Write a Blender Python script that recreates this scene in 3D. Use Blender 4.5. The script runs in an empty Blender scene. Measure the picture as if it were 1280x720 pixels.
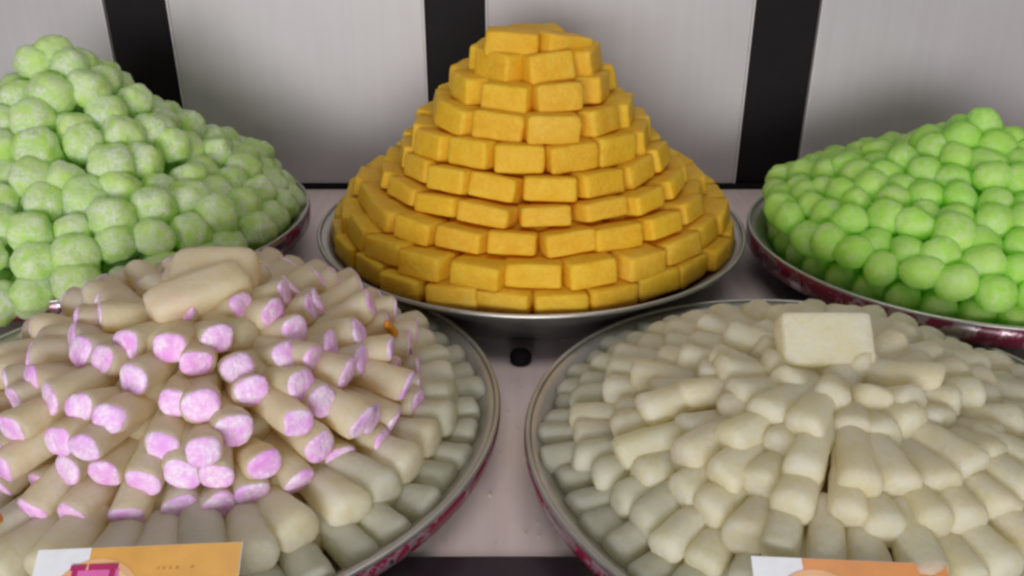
import bpy, bmesh, math, random
from mathutils import Vector, Matrix, noise
R = math.radians
random.seed(11)
S = bpy.context.scene
COL = S.collection

# ------------------------------------------------------------------ camera, world, light
CAM_H = 0.441
cam = bpy.data.objects.new('camera', bpy.data.cameras.new('camera'))
COL.objects.link(cam)
cam.location = (0, 0, CAM_H)
cam.rotation_euler = (R(90 - 25.56), 0, 0)
cam.data.sensor_width = 36
cam.data.lens = 1100 / 1280 * 36
cam.data.clip_start = 0.01
cam.data.clip_end = 100
S.camera = cam

w = bpy.data.worlds.new('World')
S.world = w
w.use_nodes = True
bg = w.node_tree.nodes['Background']
bg.inputs['Color'].default_value = (0.86, 0.89, 1.0, 1)
bg.inputs['Strength'].default_value = 0.09


def area(name, loc, target, sx, sy, power, col):
    d = bpy.data.lights.new(name, 'AREA')
    d.shape = 'RECTANGLE'
    d.size, d.size_y, d.energy, d.color = sx, sy, power, col
    o = bpy.data.objects.new(name, d)
    COL.objects.link(o)
    o.location = loc
    o.rotation_euler = (Vector(target) - Vector(loc)).to_track_quat('-Z', 'Y').to_euler()
    return o


area('ceiling_lamp', (0.15, 0.35, 1.75), (0.0, 1.0, 0.1), 1.6, 0.7, 9, (1.0, 0.965, 0.92))
area('shop_front_light', (-0.45, -2.8, 0.42), (0, 0.9, 0.2), 2.6, 0.85, 116, (1.0, 0.985, 0.975))

S.view_settings.view_transform = 'Standard'
S.view_settings.look = 'None'
S.view_settings.exposure = 0
S.view_settings.gamma = 1
S.render.engine = 'CYCLES'
S.cycles.use_denoising = True
S.cycles.filter_width = 2.8          # a soft phone picture
S.cycles.max_bounces = 20
S.cycles.diffuse_bounces = 16
S.cycles.transmission_bounces = 16
S.cycles.caustics_reflective = False
S.cycles.caustics_refractive = False


# ------------------------------------------------------------------ helpers
def link(name, me, parent=None, mat=None):
    if mat and not me.materials:
        me.materials.append(mat)
    o = bpy.data.objects.new(name, me)
    COL.objects.link(o)
    if parent:
        o.parent = parent
    return o


def mesh(name, verts, faces, mat=None, smooth=True):
    me = bpy.data.meshes.new(name)
    me.from_pydata([tuple(v) for v in verts], [], faces)
    bm = bmesh.new()
    bm.from_mesh(me)
    bmesh.ops.recalc_face_normals(bm, faces=bm.faces)
    bm.to_mesh(me)
    bm.free()
    if smooth:
        for p in me.polygons:
            p.use_smooth = True
    if mat:
        me.materials.append(mat)
    return me


def tag(o, label=None, cat=None, group=None, kind=None):
    if label: o['label'] = label
    if cat: o['category'] = cat
    if group: o['group'] = group
    if kind: o['kind'] = kind
    return o


def empty(name, loc=(0, 0, 0)):
    o = bpy.data.objects.new(name, None)
    o.empty_display_size = 0.02
    COL.objects.link(o)
    o.location = loc
    return o


def box(name, x0, x1, y0, y1, z0, z1, mat, bevel=0.0, parent=None, seg=2):
    bm = bmesh.new()
    bmesh.ops.create_cube(bm, size=1)
    for v in bm.verts:
        v.co = Vector(((x0 + x1) / 2 + v.co.x * (x1 - x0), (y0 + y1) / 2 + v.co.y * (y1 - y0), (z0 + z1) / 2 + v.co.z * (z1 - z0)))
    if bevel:
        bmesh.ops.bevel(bm, geom=list(bm.edges), offset=bevel, segments=seg, affect='EDGES', profile=0.5)
    me = bpy.data.meshes.new(name)
    bm.to_mesh(me)
    bm.free()
    for p in me.polygons:
        p.use_smooth = False
    return link(name, me, parent, mat)


def lathe(prof, n=160):
    V, F = [], []
    m = len(prof)
    for i in range(n):
        a = 2 * math.pi * i / n
        for r, z in prof:
            V.append((r * math.cos(a), r * math.sin(a), z))
    for i in range(n):
        j = (i + 1) % n
        for k in range(m - 1):
            F.append((i * m + k, j * m + k, j * m + k + 1, i * m + k + 1))
    return V, F


# ------------------------------------------------------------------ materials
def srgb(r, g, b):
    f = lambda c: (c / 255 / 12.92) if c / 255 <= 0.04045 else ((c / 255 + 0.055) / 1.055) ** 2.4
    return (f(r), f(g), f(b), 1)


class NT:
    def __init__(s, name):
        s.m = bpy.data.materials.new(name)
        s.m.use_nodes = True
        s.t = s.m.node_tree
        s.p = s.t.nodes['Principled BSDF']

    def n(s, typ, **kw):
        d = s.t.nodes.new(typ)
        for k, v in kw.items():
            setattr(d, k, v)
        return d

    def l(s, a, b):
        s.t.links.new(a, b)

    def noise(s, scale, detail=4, rough=0.6, vec=None, dist=0.0):
        d = s.n('ShaderNodeTexNoise')
        d.inputs['Scale'].default_value = scale
        d.inputs['Detail'].default_value = detail
        d.inputs['Roughness'].default_value = rough
        d.inputs['Distortion'].default_value = dist
        if vec is not None:
            s.l(vec, d.inputs['Vector'])
        return d

    def ramp(s, fac, stops):
        d = s.n('ShaderNodeValToRGB')
        e = d.color_ramp.elements
        while len(e) < len(stops):
            e.new(0.5)
        for q, (pos, c) in zip(e, stops):
            q.position = pos
            q.color = c
        s.l(fac, d.inputs['Fac'])
        return d.outputs['Color']

    def mix(s, fac, a, b, mode='MIX'):
        d = s.n('ShaderNodeMix', data_type='RGBA', blend_type=mode)
        for sock, v in ((d.inputs[0], fac), (d.inputs[6], a), (d.inputs[7], b)):
            if hasattr(v, 'is_linked'):
                s.l(v, sock)
            else:
                sock.default_value = v
        return d.outputs[2]

    def bump(s, h, strength, dist=0.001):
        d = s.n('ShaderNodeBump')
        d.inputs['Strength'].default_value = strength
        d.inputs['Distance'].default_value = dist
        s.l(h, d.inputs['Height'])
        s.l(d.outputs['Normal'], s.p.inputs['Normal'])

    def objvec(s):
        """object coordinates shifted per object, so alike pieces are not marked alike"""
        tc = s.n('ShaderNodeTexCoord')
        oi = s.n('ShaderNodeObjectInfo')
        mul = s.n('ShaderNodeMath', operation='MULTIPLY')
        mul.inputs[1].default_value = 37.0
        s.l(oi.outputs['Random'], mul.inputs[0])
        add = s.n('ShaderNodeVectorMath', operation='ADD')
        s.l(tc.outputs['Object'], add.inputs[0])
        s.l(mul.outputs[0], add.inputs[1])
        return add.outputs[0], oi.outputs['Random']


def sweet_mat(name, c_lo, c_hi, tints, rough=0.4, sss=0.35, radius=(0.012, 0.009, 0.005), frost=0.0, frost_col=None,
              bump=0.35, bscale=260, patch=70, fscale=200, thru=0.0, clump=0):
    t = NT(name)
    vec, rnd = t.objvec()
    big = t.noise(patch, 4, 0.6, vec)
    base = t.ramp(big.outputs['Fac'], [(0.3, c_lo), (0.7, c_hi)])
    k = len(tints)
    # a tint of its own for each piece
    d = t.n('ShaderNodeValToRGB')
    d.color_ramp.interpolation = 'LINEAR'
    e = d.color_ramp.elements
    while len(e) < k:
        e.new(0.5)
    for i, (q, c) in enumerate(zip(e, tints)):
        q.position = i / (k - 1)
        q.color = c
    t.l(rnd, d.inputs['Fac'])
    col = t.mix(1.0, base, d.outputs['Color'], 'MULTIPLY')
    fine = t.noise(bscale, 5, 0.7, vec)
    if frost:
        fr = t.ramp(t.noise(fscale, 5, 0.65, vec).outputs['Fac'], [(0.40, (0, 0, 0, 1)), (0.62, (frost,) * 3 + (1,))])
        sep = t.n('ShaderNodeSeparateColor')
        t.l(fr, sep.inputs[0])
        fac = sep.outputs[0]
        if clump:                      # sugar sits in patches
            cm = t.n('ShaderNodeMapRange')
            cm.inputs[1].default_value, cm.inputs[2].default_value = 0.38, 0.60
            t.l(t.noise(clump, 3, 0.6, vec).outputs['Fac'], cm.inputs[0])
            mu = t.n('ShaderNodeMath', operation='MULTIPLY')
            t.l(fac, mu.inputs[0])
            t.l(cm.outputs[0], mu.inputs[1])
            fac = mu.outputs[0]
        col = t.mix(fac, col, frost_col)
    t.l(col, t.p.inputs['Base Color'])
    rr = t.n('ShaderNodeMapRange')
    rr.inputs[3].default_value = rough - 0.12
    rr.inputs[4].default_value = rough + 0.2
    t.l(t.noise(120, 3, 0.6, vec).outputs['Fac'], rr.inputs[0])
    t.l(rr.outputs[0], t.p.inputs['Roughness'])
    t.p.inputs['Subsurface Weight'].default_value = sss
    t.p.inputs['Subsurface Radius'].default_value = radius
    t.p.inputs['Subsurface Scale'].default_value = 1.0
    t.p.inputs['IOR'].default_value = 1.45
    t.bump(fine.outputs['Fac'], bump, 0.0022)
    if thru:                           # syrup-soaked flesh lets light through
        tr = t.n('ShaderNodeBsdfTranslucent')
        t.l(col, tr.inputs['Color'])
        mx = t.n('ShaderNodeMixShader')
        mx.inputs[0].default_value = thru
        t.l(t.p.outputs[0], mx.inputs[1])
        t.l(tr.outputs[0], mx.inputs[2])
        t.l(mx.outputs[0], t.t.nodes['Material Output'].inputs['Surface'])
    return t.m


W = (1, 1, 1, 1)
M_YEL = sweet_mat('yellow_petha', srgb(242, 192, 32), srgb(252, 212, 62),
                  [(0.95, 0.89, 0.8, 1), (1, 0.98, 0.92, 1), W, (0.98, 0.93, 0.82, 1), (1.0, 0.99, 1.5, 1), (0.97, 0.9, 0.8, 1)], 0.46, 0.4,
                  (0.010, 0.008, 0.003), frost=0.25, frost_col=srgb(253, 224, 110), bump=0.8, bscale=220, fscale=280, thru=0.28, clump=40)
M_LGR = sweet_mat('frosted_green_petha', srgb(204, 240, 126), srgb(226, 250, 166),
                  [(0.90, 0.95, 0.84, 1), W, (0.97, 1, 0.93, 1), (1.0, 0.98, 1.08, 1), (0.94, 0.97, 1.08, 1)], 0.24, 0.5,
                  (0.014, 0.016, 0.007), frost=1.0, frost_col=srgb(250, 253, 252), bump=1.0, bscale=170, patch=50, fscale=300, thru=0.30, clump=48)
M_RGR = sweet_mat('bright_green_petha', srgb(192, 242, 96), srgb(214, 249, 138),
                  [(0.84, 0.97, 0.78, 1), W, (1.08, 1.01, 1.25, 1), (0.93, 1, 0.86, 1), (1.1, 1.01, 1.2, 1)], 0.32, 0.5,
                  (0.014, 0.016, 0.005), frost=0.6, frost_col=srgb(240, 252, 214), bump=0.55, bscale=190, patch=45, fscale=160, thru=0.45, clump=42)
M_WHT = sweet_mat('white_petha', srgb(244, 236, 200), srgb(252, 248, 226),
                  [(0.97, 0.95, 0.88, 1), W, (1.0, 0.97, 0.93, 1), (1.01, 1.01, 1.02, 1), (0.97, 0.97, 0.91, 1)], 0.38, 0.5,
                  (0.030, 0.026, 0.018), frost=0.55, frost_col=srgb(254, 253, 250), bump=0.75, bscale=210, patch=48, fscale=260, thru=0.45, clump=42)
M_GRY = sweet_mat('grey_green_petha', srgb(228, 225, 198), srgb(240, 237, 214),
                  [(0.95, 0.96, 0.92, 1), W, (0.98, 0.99, 1.0, 1), (1.02, 1.02, 1.0, 1)], 0.3, 0.5,
                  (0.026, 0.024, 0.016), frost=0.35, frost_col=srgb(244, 243, 234), bump=0.6, bscale=210, patch=48, fscale=260, thru=0.45, clump=42)
M_PNK = sweet_mat('pinkish_petha', srgb(246, 232, 192), srgb(252, 243, 216),
                  [(0.98, 0.96, 0.86, 1), W, (1.0, 0.97, 0.95, 1), (1.01, 1.0, 1.0, 1), (0.98, 0.97, 0.86, 1)], 0.38, 0.5,
                  (0.028, 0.022, 0.014), frost=0.4, frost_col=srgb(254, 249, 240), bump=0.7, bscale=210, patch=48, fscale=260, thru=0.45, clump=42)
M_TIP = sweet_mat('pink_dip', srgb(240, 170, 240), srgb(250, 208, 252),
                  [(0.97, 0.88, 0.97, 1), W, (0.95, 0.96, 1.02, 1), (1.02, 0.90, 0.95, 1)], 0.24, 0.3,
                  (0.010, 0.006, 0.009), frost=0.9, frost_col=srgb(254, 240, 254), bump=1.0, bscale=170, fscale=320, clump=70)


def steel():
    t = NT('steel')
    tc = t.n('ShaderNodeTexCoord')
    n = t.noise(9, 5, 0.65, tc.outputs['Object'])
    t.l(t.ramp(n.outputs['Fac'], [(0.3, srgb(172, 169, 162)), (0.7, srgb(206, 203, 198))]), t.p.inputs['Base Color'])
    t.p.inputs['Metallic'].default_value = 1.0
    rr = t.n('ShaderNodeMapRange')
    rr.inputs[3].default_value = 0.34
    rr.inputs[4].default_value = 0.6
    t.l(t.noise(60, 4, 0.6, tc.outputs['Object']).outputs['Fac'], rr.inputs[0])
    t.l(rr.outputs[0], t.p.inputs['Roughness'])
    t.bump(t.noise(35, 2, 0.5, tc.outputs['Object']).outputs['Fac'], 0.06, 0.002)
    return t.m


def band():
    """worn maroon paint: bare steel shows through in flecks"""
    t = NT('maroon_band')
    tc = t.n('ShaderNodeTexCoord')
    n = t.noise(34, 4, 0.7, tc.outputs['Object'])
    wear = t.ramp(n.outputs['Fac'], [(0.50, (0, 0, 0, 1)), (0.60, (1, 1, 1, 1))])
    sep = t.n('ShaderNodeSeparateColor')
    t.l(wear, sep.inputs[0])
    t.l(t.mix(sep.outputs[0], srgb(112, 24, 52), srgb(186, 172, 182)), t.p.inputs['Base Color'])
    t.l(sep.outputs[0], t.p.inputs['Metallic'])
    t.p.inputs['Roughness'].default_value = 0.3
    return t.m


def laminate(name, c0, c1, horiz=False):
    t = NT(name)
    tc = t.n('ShaderNodeTexCoord')
    mp = t.n('ShaderNodeMapping')
    mp.inputs['Scale'].default_value = (90, 3.0, 90) if horiz else (70, 70, 2.2)
    t.l(tc.outputs['Object'], mp.inputs['Vector'])
    n = t.noise(1.0, 5, 0.62, mp.outputs['Vector'], 0.3)
    big = t.noise(5, 3, 0.6, tc.outputs['Object'])
    a = t.ramp(n.outputs['Fac'], [(0.3, c0), (0.7, c1)])
    b = t.ramp(big.outputs['Fac'], [(0.3, (0.93, 0.91, 0.9, 1)), (0.7, W)])
    t.l(t.mix(1.0, a, b, 'MULTIPLY'), t.p.inputs['Base Color'])
    t.p.inputs['Roughness'].default_value = 0.36
    t.bump(n.outputs['Fac'], 0.08, 0.0006)
    return t.m


def plain(name, col, rough=0.4, coat=0.0, spec=0.5):
    t = NT(name)
    tc = t.n('ShaderNodeTexCoord')
    n = t.noise(40, 4, 0.6, tc.outputs['Object'])
    lo = tuple(c * 0.88 for c in col[:3]) + (1,)
    t.l(t.ramp(n.outputs['Fac'], [(0.35, lo), (0.65, col)]), t.p.inputs['Base Color'])
    t.p.inputs['Roughness'].default_value = rough
    t.p.inputs['Coat Weight'].default_value = coat
    t.p.inputs['Specular IOR Level'].default_value = spec
    return t.m


M_STEEL, M_BAND = steel(), band()
M_PANEL = laminate('wall_laminate', srgb(180, 176, 179), srgb(185, 181, 184))
M_TABLE = laminate('counter_laminate', srgb(226, 207, 205), srgb(238, 221, 219), True)
M_BLACK = plain('black_laminate', srgb(27, 23, 26), 0.62, spec=0.12)
M_DARKF = plain('dark_purple_laminate', srgb(44, 30, 42), 0.35)
M_BEAD = plain('pale_edging', srgb(200, 196, 197), 0.3)
M_KNOB = plain('black_plastic', srgb(18, 12, 14), 0.75, spec=0.15)

# ------------------------------------------------------------------ the setting
YW = 1.272                                   # face of the wall panels
FRONT = 0.481                                # where the pale counter gives way to the dark front board
cnt = box('counter', -1.6, 1.6, FRONT, YW + 0.05, -0.03, 0.0, M_TABLE)
tag(cnt, 'pale wood grain counter under all the sweet plates', 'counter', kind='structure')
fb = box('front_board', -1.6, 1.6, FRONT - 0.26, FRONT - 0.0015, -0.045, 0.0015, M_DARKF, 0.0012, cnt)
box('front_panel', -1.6, 1.6, FRONT - 0.25, FRONT - 0.23, -0.85, -0.046, M_DARKF, 0.0, cnt)

wall = box('back_wall', -1.6, 1.6, YW + 0.012, YW + 0.04, -0.03, 1.5, M_BLACK)
tag(wall, 'back wall of pale panels between black upright strips', 'wall', kind='structure')
strips = [(-0.568, -0.480), (-0.122, -0.037), (0.338, 0.430)]
edges = [-1.6, *[e for s in strips for e in s], 1.6]
for i in range(0, len(edges), 2):
    a, b = edges[i], edges[i + 1]
    box('wall_panel', a + 0.003, b - 0.003, YW, YW + 0.0115, 0.0085, 1.5, M_PANEL, 0.0008, wall)
    for e, sgn in ((a, 1), (b, -1)):
        if abs(e) < 1.5:
            x0, x1 = sorted((e, e + sgn * 0.0028))
            box('edging_strip', x0, x1, YW - 0.0015, YW + 0.0115, 0.0085, 1.5, M_BEAD, 0.0006, wall)
for a, b in strips:
    box('black_strip', a + 0.0006, b - 0.0006, YW + 0.006, YW + 0.0115, 0.0085, 1.5, M_BLACK, 0.0006, wall)
box('skirting_strip', -1.6, 1.6, YW - 0.004, YW + 0.0115, 0.0003, 0.0078, M_BLACK, 0.0008, wall)


# ------------------------------------------------------------------ plates
def plate(cx, cy, r, h, base, label, painted=0.010):
    t = empty('steel_plate', (cx, cy, 0))
    tag(t, label, 'plate', 'steel plates heaped with sweets')
    th = 0.0016
    fl = 0.004
    rw = r - 0.004
    def wall_r(u):                            # u 0..1 up the wall, flaring
        return base + (rw - base) * (0.55 * u + 0.45 * u * u)
    out = [(0.0, 0.0004), (base - 0.006, 0.0004), (base - 0.002, 0.0012)]
    out += [(wall_r(u), fl + (h - 0.004 - fl) * u) for u in [i / 8 for i in range(9)]]
    inn = [(rr - th, z + th) for rr, z in reversed(out[3:])] + [(base - 0.004, fl), (0.0, fl)]
    V, F = lathe(out + inn)
    link('dish', mesh('dish', V, F, M_STEEL), t)
    # rolled lip
    lip = []
    for i in range(11):
        a = R(-70 + i * 26)
        lip.append((r - 0.0024 + 0.0024 * math.cos(a), h - 0.0024 + 0.0024 * math.sin(a)))
    lip.append(lip[0])
    V, F = lathe(lip)
    link('rim', mesh('rim', V, F, M_STEEL), t)
    if not painted:
        return t
    # painted collar that hangs from the lip
    V, F = lathe([(r - 0.0020, h - 0.0020), (r + 0.0004, h - 0.0034), (r + 0.0002, h - 0.0042 - painted * 0.5), (r - 0.0008, h - 0.0042 - painted),
                  (r - 0.0016, h - 0.0042 - painted), (r - 0.0014, h - 0.0042 - painted * 0.5), (r - 0.0020, h - 0.0020)])
    link('painted_collar', mesh('painted_collar', V, F, M_BAND), t)
    return t


P_YEL = (0.0225, 0.988, 0.252, 0.060)
P_LGR = (-0.492, 1.006, 0.240, 0.060)
P_RGR = (0.506, 0.938, 0.229, 0.060)
P_WHT = (0.254, 0.579, 0.244, 0.036)
P_PNK = (-0.266, 0.622, 0.256, 0.036)
plate(*P_YEL, 0.193, 'round steel plate under the cone of yellow brick shaped sweets', 0)
plate(*P_LGR, 0.186, 'round steel plate under the frosted pale green balls', 0.018)
plate(*P_RGR, 0.180, 'round steel plate under the smooth bright green balls', 0.018)
plate(*P_WHT, 0.210, 'wide steel plate under the plain cream white sticks')
plate(*P_PNK, 0.222, 'wide steel plate under the pink tipped sticks')


# ------------------------------------------------------------------ sweets
def superquad(n, e, sx, sy, sz, seed, amp, freq, taper=0.0, grid=None):
    """rounded block: a cube grid pushed to a superellipsoid, then made uneven"""
    idx, V, F = {}, [], []
    g = grid or [math.tan((2 * u / n - 1) * math.pi / 4) for u in range(n + 1)]
    n = len(g) - 1
    def vid(p):
        k = tuple(round(c, 5) for c in p)
        if k not in idx:
            idx[k] = len(V)
            V.append(Vector(p))
        return idx[k]
    for ax in range(3):
        for s in (-1, 1):
            for i in range(n):
                for j in range(n):
                    q = []
                    for (u, v) in ((i, j), (i + 1, j), (i + 1, j + 1), (i, j + 1)):
                        p = [0, 0, 0]
                        p[ax] = s
                        p[(ax + 1) % 3] = g[u]
                        p[(ax + 2) % 3] = g[v]
                        q.append(vid(p))
                    F.append(q if s > 0 else q[::-1])
    rs = random.Random(seed)
    off = Vector((rs.uniform(-50, 50), rs.uniform(-50, 50), rs.uniform(-50, 50)))
    out = []
    for p in V:
        ln = (abs(p.x) ** e + abs(p.y) ** e + abs(p.z) ** e) ** (1 / e)
        q = p / ln
        k = 1 + taper * q.x
        q = Vector((q.x * sx, q.y * sy * k, q.z * sz * k))
        d = noise.noise(q * freq + off) * amp + noise.noise(q * freq * 2.7 + off) * amp * 0.5
        out.append(q + q.normalized() * d)
    return out, F


def frame_for(direction, up=(0, 0, 1), roll=0.0):
    x = Vector(direction).normalized()
    y = Vector(up).cross(x)
    if y.length < 1e-4:
        y = Vector((0, 1, 0)).cross(x)
    y.normalize()
    z = x.cross(y)
    m = Matrix((x, y, z)).transposed()
    return m @ Matrix.Rotation(roll, 3, 'X')


def put(name, me, loc, rot3, scale, label, group):
    o = bpy.data.objects.new(name, me)
    COL.objects.link(o)
    o.matrix_world = Matrix.Translation(loc) @ rot3.to_4x4() @ Matrix.Diagonal((*scale, 1))
    return tag(o, label, 'sweet', group)


def joined(name, parts, mat, label, cat, group=None):
    """many hidden or uncountable pieces as one object"""
    V, F = [], []
    for (vs, fs, M4) in parts:
        b = len(V)
        V += [M4 @ v for v in vs]
        F += [tuple(b + i for i in f) for f in fs]
    o = link(name, mesh(name, V, F, mat), None)
    return tag(o, label, cat, group, 'stuff')


jit = lambda a: random.uniform(-a, a)
ORD = ('first second third fourth fifth sixth seventh eighth ninth tenth eleventh twelfth thirteenth fourteenth fifteenth sixteenth '
       'seventeenth eighteenth nineteenth twentieth').split()
ORD += ['twenty ' + o for o in ORD[:9]] + ['thirtieth'] + ['thirty ' + o for o in ORD[:9]]


def in_photo(p):
    d = p.y * math.cos(R(25.56)) - (p.z - CAM_H) * math.sin(R(25.56))
    u = p.y * math.sin(R(25.56)) + (p.z - CAM_H) * math.cos(R(25.56))
    x, y = 640 + 1100 * p.x / d, 360 - 1100 * u / d
    return 0 < x < 1280 and y < 720


def label_row(items, text, row):
    """items: (object, centre, azimuth) of one row: each gets its place along the row"""
    seen = [t for t in items if in_photo(t[1])]
    for o, p, a in items:
        if not in_photo(p):
            o['label'] = '%s in %s, past the edge of the photo' % (text, row)
    front = sorted((t for t in seen if math.sin(t[2]) <= 0.12), key=lambda t: t[1].x)
    back = sorted((t for t in seen if math.sin(t[2]) > 0.12), key=lambda t: t[1].x)
    for k, (o, p, a) in enumerate(front):
        o['label'] = '%s, %s from left along the front of %s' % (text, ORD[k], row)
    for k, (o, p, a) in enumerate(back):
        o['label'] = '%s, %s from left on the far side of %s' % (text, ORD[k], row)

# ---- yellow bricks in a cone
cx, cy = P_YEL[:2]
BR = []
for s in range(7):
    V, F = superquad(6, 9.0, 0.0262, 0.0195, 0.0142, 100 + s, 0.0016, 60, 0, [-1, -0.92, -0.76, -0.35, 0.35, 0.76, 0.92, 1])
    BR.append(mesh('yellow_brick', V, F, M_YEL))
ZB = [0.049, 0.072, 0.095, 0.116, 0.134, 0.157, 0.184, 0.210, 0.236, 0.263]
RO = [0.231, 0.221, 0.199, 0.171, 0.149, 0.130, 0.110, 0.087, 0.066]
ROW = ['bottom row', 'second row up', 'third row up', 'fourth row up', 'fifth row up', 'sixth row up', 'seventh row up', 'eighth row up', 'ninth row up']
LEAN = [-2, -8, -13, -14, -12, -9, -8, -7, -6]
core = []
for k in range(9):
    z0, z1, r = ZB[k], ZB[k + 1], RO[k]
    hh = (z1 - z0) / 2
    rc = r - 0.0165
    n = max(5, round(2 * math.pi * rc / 0.0525))
    ph = random.uniform(0, 1) if k < 8 else 0.25
    row = []
    for i in range(n):
        a = 2 * math.pi * (i + ph + jit(0.05)) / n - math.pi / 2
        rr = rc + jit(0.0044)
        d = Vector((-math.sin(a), math.cos(a), 0))
        rot = frame_for(d) @ Matrix.Rotation(jit(0.13), 3, 'Z') @ Matrix.Rotation(jit(0.075), 3, 'Y') @ Matrix.Rotation(R(LEAN[k]) + jit(0.09), 3, 'X')
        pos = Vector((cx + rr * math.cos(a), cy + rr * math.sin(a), (z0 + z1) / 2 + jit(0.0012)))
        row.append((put('brick_sweet', random.choice(BR), pos, rot,
            (1 + jit(0.07) - (0.12 if random.random() < 0.12 else 0), 1 + jit(0.08), hh / 0.0127 * (1 + jit(0.05))),
            None, 'yellow bricks stacked in a cone'), pos, a))
    label_row(row, 'yellow brick', "the cone's " + ROW[k])
    # bricks packed behind the outer ring
    vs, fs = superquad(3, 6.0, 0.026, 0.0165, 0.0130, 160 + k, 0.001, 70)
    rc2 = rc - 0.034
    while rc2 > 0.0:
        n2 = max(2, round(2 * math.pi * rc2 / 0.054))
        for i in range(n2):
            a = 2 * math.pi * (i + 0.3 * k) / n2
            M4 = Matrix.Translation((cx + rc2 * math.cos(a), cy + rc2 * math.sin(a), (z0 + z1) / 2 - 0.001)) @ Matrix.Rotation(a + math.pi / 2, 4, 'Z') @ Matrix.Diagonal((1, 1, hh / 0.0128, 1))
            core.append((vs, fs, M4))
        rc2 -= 0.034
# foundation row down in the dish
vs, fs = superquad(3, 6.0, 0.026, 0.0165, 0.0130, 190, 0.001, 70)
for rr, zz in ((0.193, 0.047), (0.166, 0.046), (0.16, 0.021), (0.11, 0.021), (0.07, 0.021), (0.03, 0.021), (0.13, 0.046), (0.09, 0.046), (0.05, 0.046)):
    n2 = max(3, round(2 * math.pi * rr / 0.056))
    for i in range(n2):
        a = 2 * math.pi * (i + 0.4) / n2
        core.append((vs, fs, Matrix.Translation((cx + rr * math.cos(a), cy + rr * math.sin(a), zz)) @ Matrix.Rotation(a + math.pi / 2, 4, 'Z')))
joined('packed_yellow_sweets', core, M_YEL, 'yellow sweets packed inside the cone behind its outer bricks', 'sweets')
for dx, dy, dz, yaw, roll, lab in ((-0.022, -0.022, 0.2710, -0.05, 0.05, 'yellow brick sweet on top of the cone, left of the top pair'),
                                   (0.031, -0.012, 0.2655, 0.55, 0.17, 'yellow brick sweet on top of the cone, right of the top pair, slightly turned'),
                                   (0.004, 0.022, 0.2680, 0.2, 0.0, 'yellow brick sweet on top of the cone behind the top pair')):
    rot = Matrix.Rotation(yaw, 3, 'Z') @ Matrix.Rotation(roll, 3, 'Y')
    put('brick_sweet', BR[abs(int(dx * 1000)) % 7], Vector((cx + dx, cy + dy, dz)), rot, (1.12, 1.1, 0.98), lab, 'yellow bricks stacked in a cone')


# ---- green balls
def profile_points(prof, step):
    """points along a (r, z) polyline at even arc length"""
    pts, carry = [], 0.0
    for (r0, z0), (r1, z1) in zip(prof, prof[1:]):
        L = math.hypot(r1 - r0, z1 - z0)
        s = carry
        while s < L:
            u = s / L
            pts.append((r0 + (r1 - r0) * u, z0 + (z1 - z0) * u))
            s += step
        carry = s - L
    return pts


def ball_heap(cx, cy, prof, size, variants, mat, bands, group, name, core_name, core_label):
    step = size * 0.80
    core = []
    vs, fs = superquad(3, 2.4, size / 2, size / 2, size / 2, 5, 0.001, 60)
    pts = profile_points(prof, step)
    for q, (r, z) in enumerate(pts):
        n = 1 if r < size * 0.3 else max(4, round(2 * math.pi * r / (size * 0.93)))
        ph = random.uniform(0, 1)
        row = []
        for i in range(n):
            a = 2 * math.pi * (i + ph + jit(0.16)) / n
            rr = r + jit(size * 0.10)
            rot = Matrix.Rotation(jit(0.6), 3, 'X') @ Matrix.Rotation(jit(0.6), 3, 'Y') @ Matrix.Rotation(jit(3.1), 3, 'Z')
            s = 1 + jit(0.10)
            pos = Vector((cx + rr * math.cos(a), cy + rr * math.sin(a), z - size * 0.45 + jit(size * 0.20)))
            row.append((put(name, random.choice(variants), pos, rot,
                (s * (1 + jit(0.07)), s * (1 + jit(0.07)), s * (1 + jit(0.07))), None, group), pos, a))
        if n == 1:
            row[0][0]['label'] = bands + ' at the very peak of its heap'
        else:
            label_row(row, bands, ORD[q] + ' ring down')
    inner = [(max(0, r - size * 0.55), z - size * 0.72) for r, z in prof]
    while inner[0][1] > 0.03:
        for r, z in profile_points(inner, size * 0.9):
            zz = z - size * 0.45
            if zz < 0.025:
                continue
            if r > 0.165 and zz < 0.04:
                continue
            n = 1 if r < size * 0.3 else max(4, round(2 * math.pi * r / (size * 0.95)))
            for i in range(n):
                a = 2 * math.pi * (i + 0.37 * n) / n
                core.append((vs, fs, Matrix.Translation((cx + r * math.cos(a), cy + r * math.sin(a), zz))))
        inner = [(max(0, r - size * 0.4), z - size * 0.85) for r, z in inner]
    joined(core_name, core, mat, core_label, 'sweets')


LB = []
for s in range(6):
    V, F = superquad(9, 2.6, 0.0222, 0.0212, 0.0204, 200 + s, 0.0028, 75)
    LB.append(mesh('frosted_ball', V, F, M_LGR))


ball_heap(P_LGR[0] - 0.020, P_LGR[1] - 0.004,
          [(0.0, 0.279), (0.04, 0.238), (0.08, 0.205), (0.143, 0.153), (0.20, 0.118), (0.222, 0.100), (0.230, 0.080)],
          0.0425, LB, M_LGR, 'frosted pale green ball', 'frosted pale green balls', 'ball_sweet', 'packed_pale_green_sweets',
          'frosted pale green sweets packed beneath the outer balls of the heap')
RB = []
for s in range(6):
    V, F = superquad(7, 2.15, 0.0200, 0.0176, 0.0170, 300 + s, 0.0022, 60)
    RB.append(mesh('smooth_ball', V, F, M_RGR))


ball_heap(P_RGR[0] + 0.008, P_RGR[1],
          [(0.0, 0.199), (0.05, 0.178), (0.085, 0.160), (0.149, 0.130), (0.192, 0.110), (0.214, 0.096), (0.222, 0.081)],
          0.0355, RB, M_RGR, 'smooth bright green ball', 'smooth bright green balls', 'ball_sweet', 'packed_bright_green_sweets',
          'bright green sweets packed beneath the outer balls of the heap')


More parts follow.
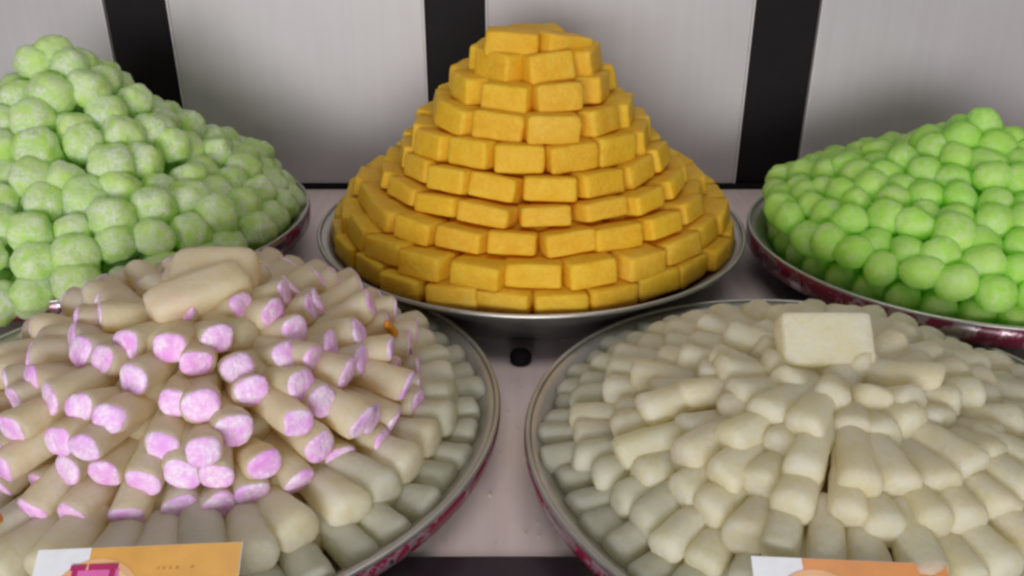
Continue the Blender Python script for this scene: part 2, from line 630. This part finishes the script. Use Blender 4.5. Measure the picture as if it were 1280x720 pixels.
# ---- sticks
def stick_surface(L, w, h, e, er, seed, amp, taper):
    """a stick along x with rounded ends: P(u, t), u from its back pole 0 to its front pole 1"""
    rs = random.Random(seed)
    off = Vector((rs.uniform(-50, 50), rs.uniform(-50, 50), rs.uniform(-50, 50)))
    sk = Vector((0, rs.uniform(-0.10, 0.10), rs.uniform(-0.10, 0.10)))
    def P(u, t):
        v = 2 * u - 1                                   # flat end, rounded shoulder, straight side
        k = abs(v)
        if k > 0.62:                                    # end face and shoulder
            q = (1 - k) / 0.38
            rad = min(1.0, q * 1.28) if q < 0.55 else 0.704 + 0.296 * math.sin((q - 0.55) / 0.45 * math.pi / 2)
            x = L - er * (0 if q < 0.4 else (1 - math.cos((q - 0.4) / 0.6 * math.pi / 2)))
        else:
            rad, x = 1.0, (L - er) * k / 0.62
        x = math.copysign(x, v)
        c, d = math.cos(t), math.sin(t)
        m = (abs(c) ** e + abs(d) ** e) ** (-1 / e)
        kk = rad * (1 + taper * x / L)
        p = Vector((x, c * m * w * kk, d * m * h * kk)) + sk * (x * 0.5 + (rad - 1) * 0)
        p.x += (p.y * sk.y + p.z * sk.z) * 1.6 * (1 if k > 0.6 else 0.3)
        nn = noise.noise(p * 60 + off) * amp + noise.noise(p * 160 + off) * amp * 0.5
        return p + Vector((x * 0.3, p.y, p.z)).normalized() * nn
    return P


US = [0, 0.05, 0.10, 0.14, 0.17, 0.20, 0.27, 0.4, 0.5, 0.6, 0.73, 0.80, 0.83, 0.86, 0.90, 0.95, 1.0]


def stick_mesh(name, seed, mat, e=4.2, L=0.037, w=0.0172, h=0.0168, amp=0.0014, er=0.006, taper=0.08, tip=False):
    P = stick_surface(L, w, h, e, er, seed, amp, taper)
    N = 18
    def grid(rows):                                     # rows: functions of the angle giving u
        V, F = [], []
        for f in rows:
            V += [P(f(2 * math.pi * i / N), 2 * math.pi * i / N) for i in range(N)]
        for r in range(len(rows) - 1):
            F += [(r * N + i, r * N + (i + 1) % N, (r + 1) * N + (i + 1) % N, (r + 1) * N + i) for i in range(N)]
        return V, F
    V, F = grid([(lambda t, u=u: min(max(u, 0.002), 0.998)) for u in US])
    F += [tuple(range(N))[::-1], tuple(range((len(US) - 1) * N, len(US) * N))]
    body = mesh(name, V, F, mat)
    if not tip:
        return body
    rs = random.Random(seed)
    ph, am = rs.uniform(0, 6), rs.uniform(0.5, 1)
    edge = lambda t: 0.852 + 0.022 * am * math.sin(t + ph) + 0.012 * math.sin(3 * t + 2 * ph)
    V, F = grid([(lambda t, q=q: edge(t) + (0.998 - edge(t)) * q) for q in (0, 0.14, 0.28, 0.45, 0.65, 0.82, 1)])
    F += [tuple(range(6 * N, 7 * N))]
    c = Vector((L - er, 0, 0))
    V = [v + (v - c).normalized() * (0.00005 if k < N else 0.0006) for k, v in enumerate(V)]
    return body, mesh('pink_tip', V, F, M_TIP)


WS = [stick_mesh('white_stick', 400 + s, M_WHT, 2.7, w=0.0160, h=0.0152, er=0.0085, taper=0.13) for s in range(8)]
GS = [stick_mesh('grey_stick', 430 + s, M_GRY, 2.7, w=0.0160, h=0.0150, er=0.0085) for s in range(5)]
PS, PT = [], []
for s in range(8):
    b, t = stick_mesh('pink_stick', 460 + s, M_PNK, 2.5, w=0.0122, h=0.0110, er=0.0045, tip=True)
    PS.append(b)
    PT.append(t)


def stick_ring(cx, cy, r_end, z_end, tilt, n, meshes, name, label, group, tips=None, scale=1.0, L=0.037, jr=0.005, jt=0.09, ja=0.12, ph=None, stretch=1.0):
    ph = random.uniform(0, 1) if ph is None else ph
    row = []
    for i in range(n):
        a = 2 * math.pi * (i + ph + jit(ja)) / n
        tt = tilt + jit(jt)
        aa = a + jit(0.10)
        d = Vector((math.cos(aa) * math.cos(tt), math.sin(aa) * math.cos(tt), math.sin(tt)))
        s = scale * (1 + jit(0.08))
        sl = scale * stretch * (1 + jit(0.10))
        re = r_end + jit(jr)
        end = Vector((cx + re * math.cos(a), cy + re * math.sin(a), z_end + jit(0.0025)))
        k = random.randrange(len(meshes))
        o = put(name, meshes[k], end - d * L * sl, frame_for(d, roll=jit(0.35)), (sl, s, s * (1 + jit(0.06))), None, group)
        row.append((o, end, a))
        if tips:
            t = bpy.data.objects.new('pink_tip', tips[k])
            COL.objects.link(t)
            t.parent = o
    label_row(row, label[0], label[1])


def stick_core(cx, cy, rings, mat, name, label):
    vs, fs = superquad(3, 4, 0.034, 0.0165, 0.0165, 7, 0.001, 55)
    parts = []
    for r, z in rings:
        n = max(1, round(2 * math.pi * r / 0.034))
        for i in range(n):
            a = 2 * math.pi * (i + 0.3) / n
            parts.append((vs, fs, Matrix.Translation((cx + r * math.cos(a), cy + r * math.sin(a), z)) @ Matrix.Rotation(a, 4, 'Z')))
    joined(name, parts, mat, label, 'sweets')


# plain white sticks, right
cx, cy = P_WHT[:2]
GW = 'cream white sticks on the front right plate'
RING = lambda q: ('rim ring', 'second ring in', 'third ring in', 'fourth ring in', 'fifth ring in', 'sixth ring in', 'seventh ring in', 'crown')[q]
WRING = [RING(q) for q in range(7)] + ['crown']
for q, (r, z, tl, n, ms, kw) in enumerate((
        (0.230, 0.021, -3, 51, GS, {}),
        (0.206, 0.037, -6, 46, GS + WS[:3], dict(jt=0.10)),
        (0.180, 0.053, -6, 40, WS, dict(jr=0.009, jt=0.13)),
        (0.151, 0.068, -4, 34, WS, dict(jr=0.011, jt=0.15)),
        (0.121, 0.081, 0, 27, WS, dict(jr=0.012, jt=0.18)),
        (0.091, 0.092, 6, 20, WS, dict(jr=0.012, jt=0.20)),
        (0.060, 0.100, 18, 12, WS, dict(jr=0.011, jt=0.25)),
        (0.022, 0.104, 48, 5, WS, dict(jr=0.006, jt=0.22)))):
    stick_ring(cx, cy, r, z, R(tl), n, ms, 'cream_stick', ('cream stick' if q > 1 else 'greyish cream stick', "plain heap's " + WRING[q]), GW, scale=0.77, stretch=1.16, L=0.037, **kw)
stick_core(cx, cy, [(0.150, 0.020), (0.09, 0.020), (0.03, 0.020), (0.09, 0.036), (0.03, 0.036)],
           M_WHT, 'packed_white_sweets', 'cream white sweets packed beneath the plain white heap')

# pink tipped sticks, left
cx, cy = P_PNK[:2]
GP = 'bare sticks round the pink tipped heap'
stick_ring(cx, cy, 0.242, 0.022, R(-2), 46, GS, 'bare_stick', ('greyish bare stick', "pink heap's rim ring"), GP, scale=0.85)
stick_ring(cx + 0.004, cy, 0.214, 0.042, R(-3), 40, GS[:3] + WS[:3], 'bare_stick', ('cream bare stick', "pink heap's second ring in"), GP, scale=0.87)
px, py = cx + 0.018, cy + 0.002
PG = 'pink tipped sticks'
for q, (r, z, tl, n) in enumerate(((0.170, 0.056, -6, 36), (0.163, 0.077, 0, 34), (0.148, 0.096, 6, 30), (0.126, 0.111, 12, 26),
                                   (0.099, 0.123, 18, 19), (0.070, 0.132, 24, 12), (0.040, 0.137, 30, 6))):
    stick_ring(px, py, r, z, R(tl), n, PS, 'pink_tipped_stick', ('pink tipped stick', "its heap's " + (RING(q) if q else 'lowest ring')), PG, PT, scale=1.0, jr=0.010, jt=0.22, ja=0.28)
stick_core(px, py, [(0.165, 0.022), (0.095, 0.022), (0.03, 0.022), (0.125, 0.046), (0.065, 0.046), (0.0, 0.05), (0.09, 0.074), (0.03, 0.08), (0.07, 0.098), (0.01, 0.098), (0.035, 0.118)],
           M_PNK, 'packed_pinkish_sweets', 'pinkish sweets packed beneath the pink tipped heap')

# the blocks that lie on top
SHARP = [-1, -0.94, -0.8, -0.35, 0.35, 0.8, 0.94, 1]
V, F = superquad(6, 16, 0.0375, 0.0215, 0.0135, 520, 0.0006, 40, 0, SHARP)
BLK = mesh('cream_block', V, F, M_WHT)
rot = Matrix.Rotation(R(-1), 3, 'Z') @ Matrix.Rotation(R(44), 3, 'X')
put('block_sweet', BLK, Vector((0.2385, 0.590, 0.1125)), rot, (0.90, 0.95, 1), 'flat rectangular cream block tilted up at the top of the plain white heap', None)
V, F = superquad(8, 5, 0.037, 0.020, 0.0150, 521, 0.0012, 50)
PBL = mesh('bare_block', V, F, M_PNK)
rot = Matrix.Rotation(R(2), 3, 'Z') @ Matrix.Rotation(R(24), 3, 'X')
put('block_sweet', PBL, Vector((px + 0.008, py + 0.024, 0.1455)), rot, (0.92, 0.95, 0.95), 'bare pinkish rounded block lying crosswise highest on the pink tipped heap', None)
rot = Matrix.Rotation(R(36), 3, 'Z') @ Matrix.Rotation(R(-6), 3, 'Y') @ Matrix.Rotation(R(16), 3, 'X')
put('block_sweet', PBL, Vector((px + 0.006, py - 0.012, 0.1425)), rot, (1.05, 0.85, 0.9), 'bare pinkish block lying slanted just in front of the highest block', None)


# ------------------------------------------------------------------ price cards
M_CARD = plain('white_card', srgb(235, 236, 242), 0.35)
M_ORNG = plain('orange_print', srgb(222, 166, 84), 0.35)
M_PEACH = plain('peach_print', srgb(232, 178, 130), 0.35)
M_RING = plain('pale_peach_print', srgb(238, 200, 164), 0.35)
M_MAG = plain('magenta_print', srgb(178, 44, 100), 0.35)
M_LPNK = plain('pink_print', srgb(226, 110, 180), 0.35)
M_BRWN = plain('brown_print', srgb(192, 134, 64), 0.4)
M_RED = plain('red_print', srgb(206, 84, 58), 0.35)


def card(loc, yaw, pitch, roll, label, wd, ht, orange, emblem):
    t = empty('price_card', loc)
    t.rotation_euler = (Matrix.Rotation(yaw, 3, 'Z') @ Matrix.Rotation(pitch, 3, 'X') @ Matrix.Rotation(roll, 3, 'Y')).to_euler()
    tag(t, label, 'price card')
    # local: x along the card, y up the card, z out of its face; origin at the top left corner
    box('card', 0, wd, -ht, 0, -0.0008, 0, M_CARD, 0.0002, t)
    box('orange_panel', wd * 0.26, wd - 0.0004, -ht + 0.0004, -0.0004, 0.00002, 0.00022, orange, 0, t)
    def disc(name, x, y, r, r2, z, mat):
        V, F = [], []
        n = 48
        for i in range(n):
            a = 2 * math.pi * i / n
            for q, zz in ((r, z), (r2, z), (r, z - 0.0001)):
                V.append((x + q * math.cos(a), y + q * math.sin(a), zz))
        for i in range(n):
            j = (i + 1) % n
            F += [(3 * i, 3 * j, 3 * j + 1, 3 * i + 1), (3 * i, 3 * i + 2, 3 * j + 2, 3 * j)]
        link(name, mesh(name, V, F, mat, False), t)
    ex, ey, er = wd * 0.315, -0.0345, 0.0275
    disc('emblem', ex, ey, er, 0.0, 0.00042, M_PEACH)
    disc('emblem_ring', ex, ey, er * 0.86, er * 0.78, 0.00052, M_RING)
    if emblem == 'letter':
        # the head bar and stems of a magenta letter on a pink patch
        box('emblem_patch', ex - 0.0155, ex + 0.0125, -0.052, -0.0140, 0.00055, 0.0007, M_LPNK, 0, t)
        box('letter_bar', ex - 0.0165, ex - 0.0072, -0.0140, -0.0105, 0.00075, 0.0009, M_MAG, 0, t)
        box('letter_bar', ex - 0.0060, ex + 0.0115, -0.0140, -0.0105, 0.00075, 0.0009, M_MAG, 0, t)
        box('letter_stem', ex - 0.0150, ex - 0.0118, -0.040, -0.0142, 0.00075, 0.0009, M_MAG, 0, t)
        box('letter_stem', ex + 0.0070, ex + 0.0105, -0.045, -0.0142, 0.00075, 0.0009, M_MAG, 0, t)
    else:
        disc('emblem_patch', ex, ey, er * 0.62, 0.0, 0.00064, M_RED)
    rs = random.Random(3)
    for row in range(4):
        x = wd * 0.60
        while x < wd * (0.93 if row else 0.80):
            l, hgt = rs.uniform(0.0008, 0.0022), rs.uniform(0.0010, 0.0022)
            if rs.random() < 0.82:
                box('print_mark', x, x + l, -0.0135 - row * 0.0075 - hgt, -0.0135 - row * 0.0075, 0.00026, 0.00034, M_BRWN, 0, t)
            x += l + rs.choice((0.0006, 0.0006, 0.002))
    return t


card((-0.2880, 0.4140, 0.0665), R(3.5), R(30), R(0), 'orange and white price card with a pink letter, before the pink tipped heap', 0.1225, 0.060, M_ORNG, 'letter')
card((0.1440, 0.4090, 0.0665), R(-3.5), R(24), R(0), 'orange and white price card with red round emblem, before the cream stick heap', 0.1150, 0.066,
     plain('deep_orange_print', srgb(222, 146, 78), 0.35), 'round')

# ------------------------------------------------------------------ small things on the counter
V, F = lathe([(0.0, 0.0), (0.0085, 0.0), (0.0105, 0.002), (0.0108, 0.008), (0.0090, 0.0115), (0.004, 0.0125), (0.0, 0.0127)], 40)
o = link('round_knob', mesh('round_knob', V, F, M_KNOB))
o.location = (0.0085, 0.752, 0.0003)
tag(o, 'small round black knob on the counter before the yellow sweets plate', 'knob')

rs = random.Random(9)
parts = []
for i in range(46):
    vs, fs = superquad(2, 3, 0.0013, 0.001, 0.0008, i, 0.0002, 400)
    y = rs.uniform(0.49, 0.74)
    s = rs.uniform(0.4, 1.25)
    parts.append((vs, fs, Matrix.Translation((rs.uniform(-0.07, 0.06) * (1.15 - (y - 0.49) * 3), y, 0.0007)) @ Matrix.Rotation(rs.uniform(0, 6), 4, 'Z') @ Matrix.Scale(s, 4)))
joined('sugar_crumbs', parts, M_GRY, 'sugar crumbs scattered on the counter between the front plates', 'crumbs')

M_SAF = plain('saffron', srgb(214, 140, 30), 0.5)
for loc, lab in (((-0.100, 0.640, 0.098), 'orange saffron flake on the right flank of the pink tipped heap'),
                 ((-0.335, 0.447, 0.066), 'orange saffron flake at the left edge by the white corner of the card')):
    vs, fs = superquad(3, 3, 0.009, 0.004, 0.003, 61, 0.0016, 120)
    o = link('saffron_flake', mesh('saffron_flake', vs, fs, M_SAF))
    o.location = loc
    o.rotation_euler = (0.5, 0.9, 0.5)
    tag(o, lab, 'flake')
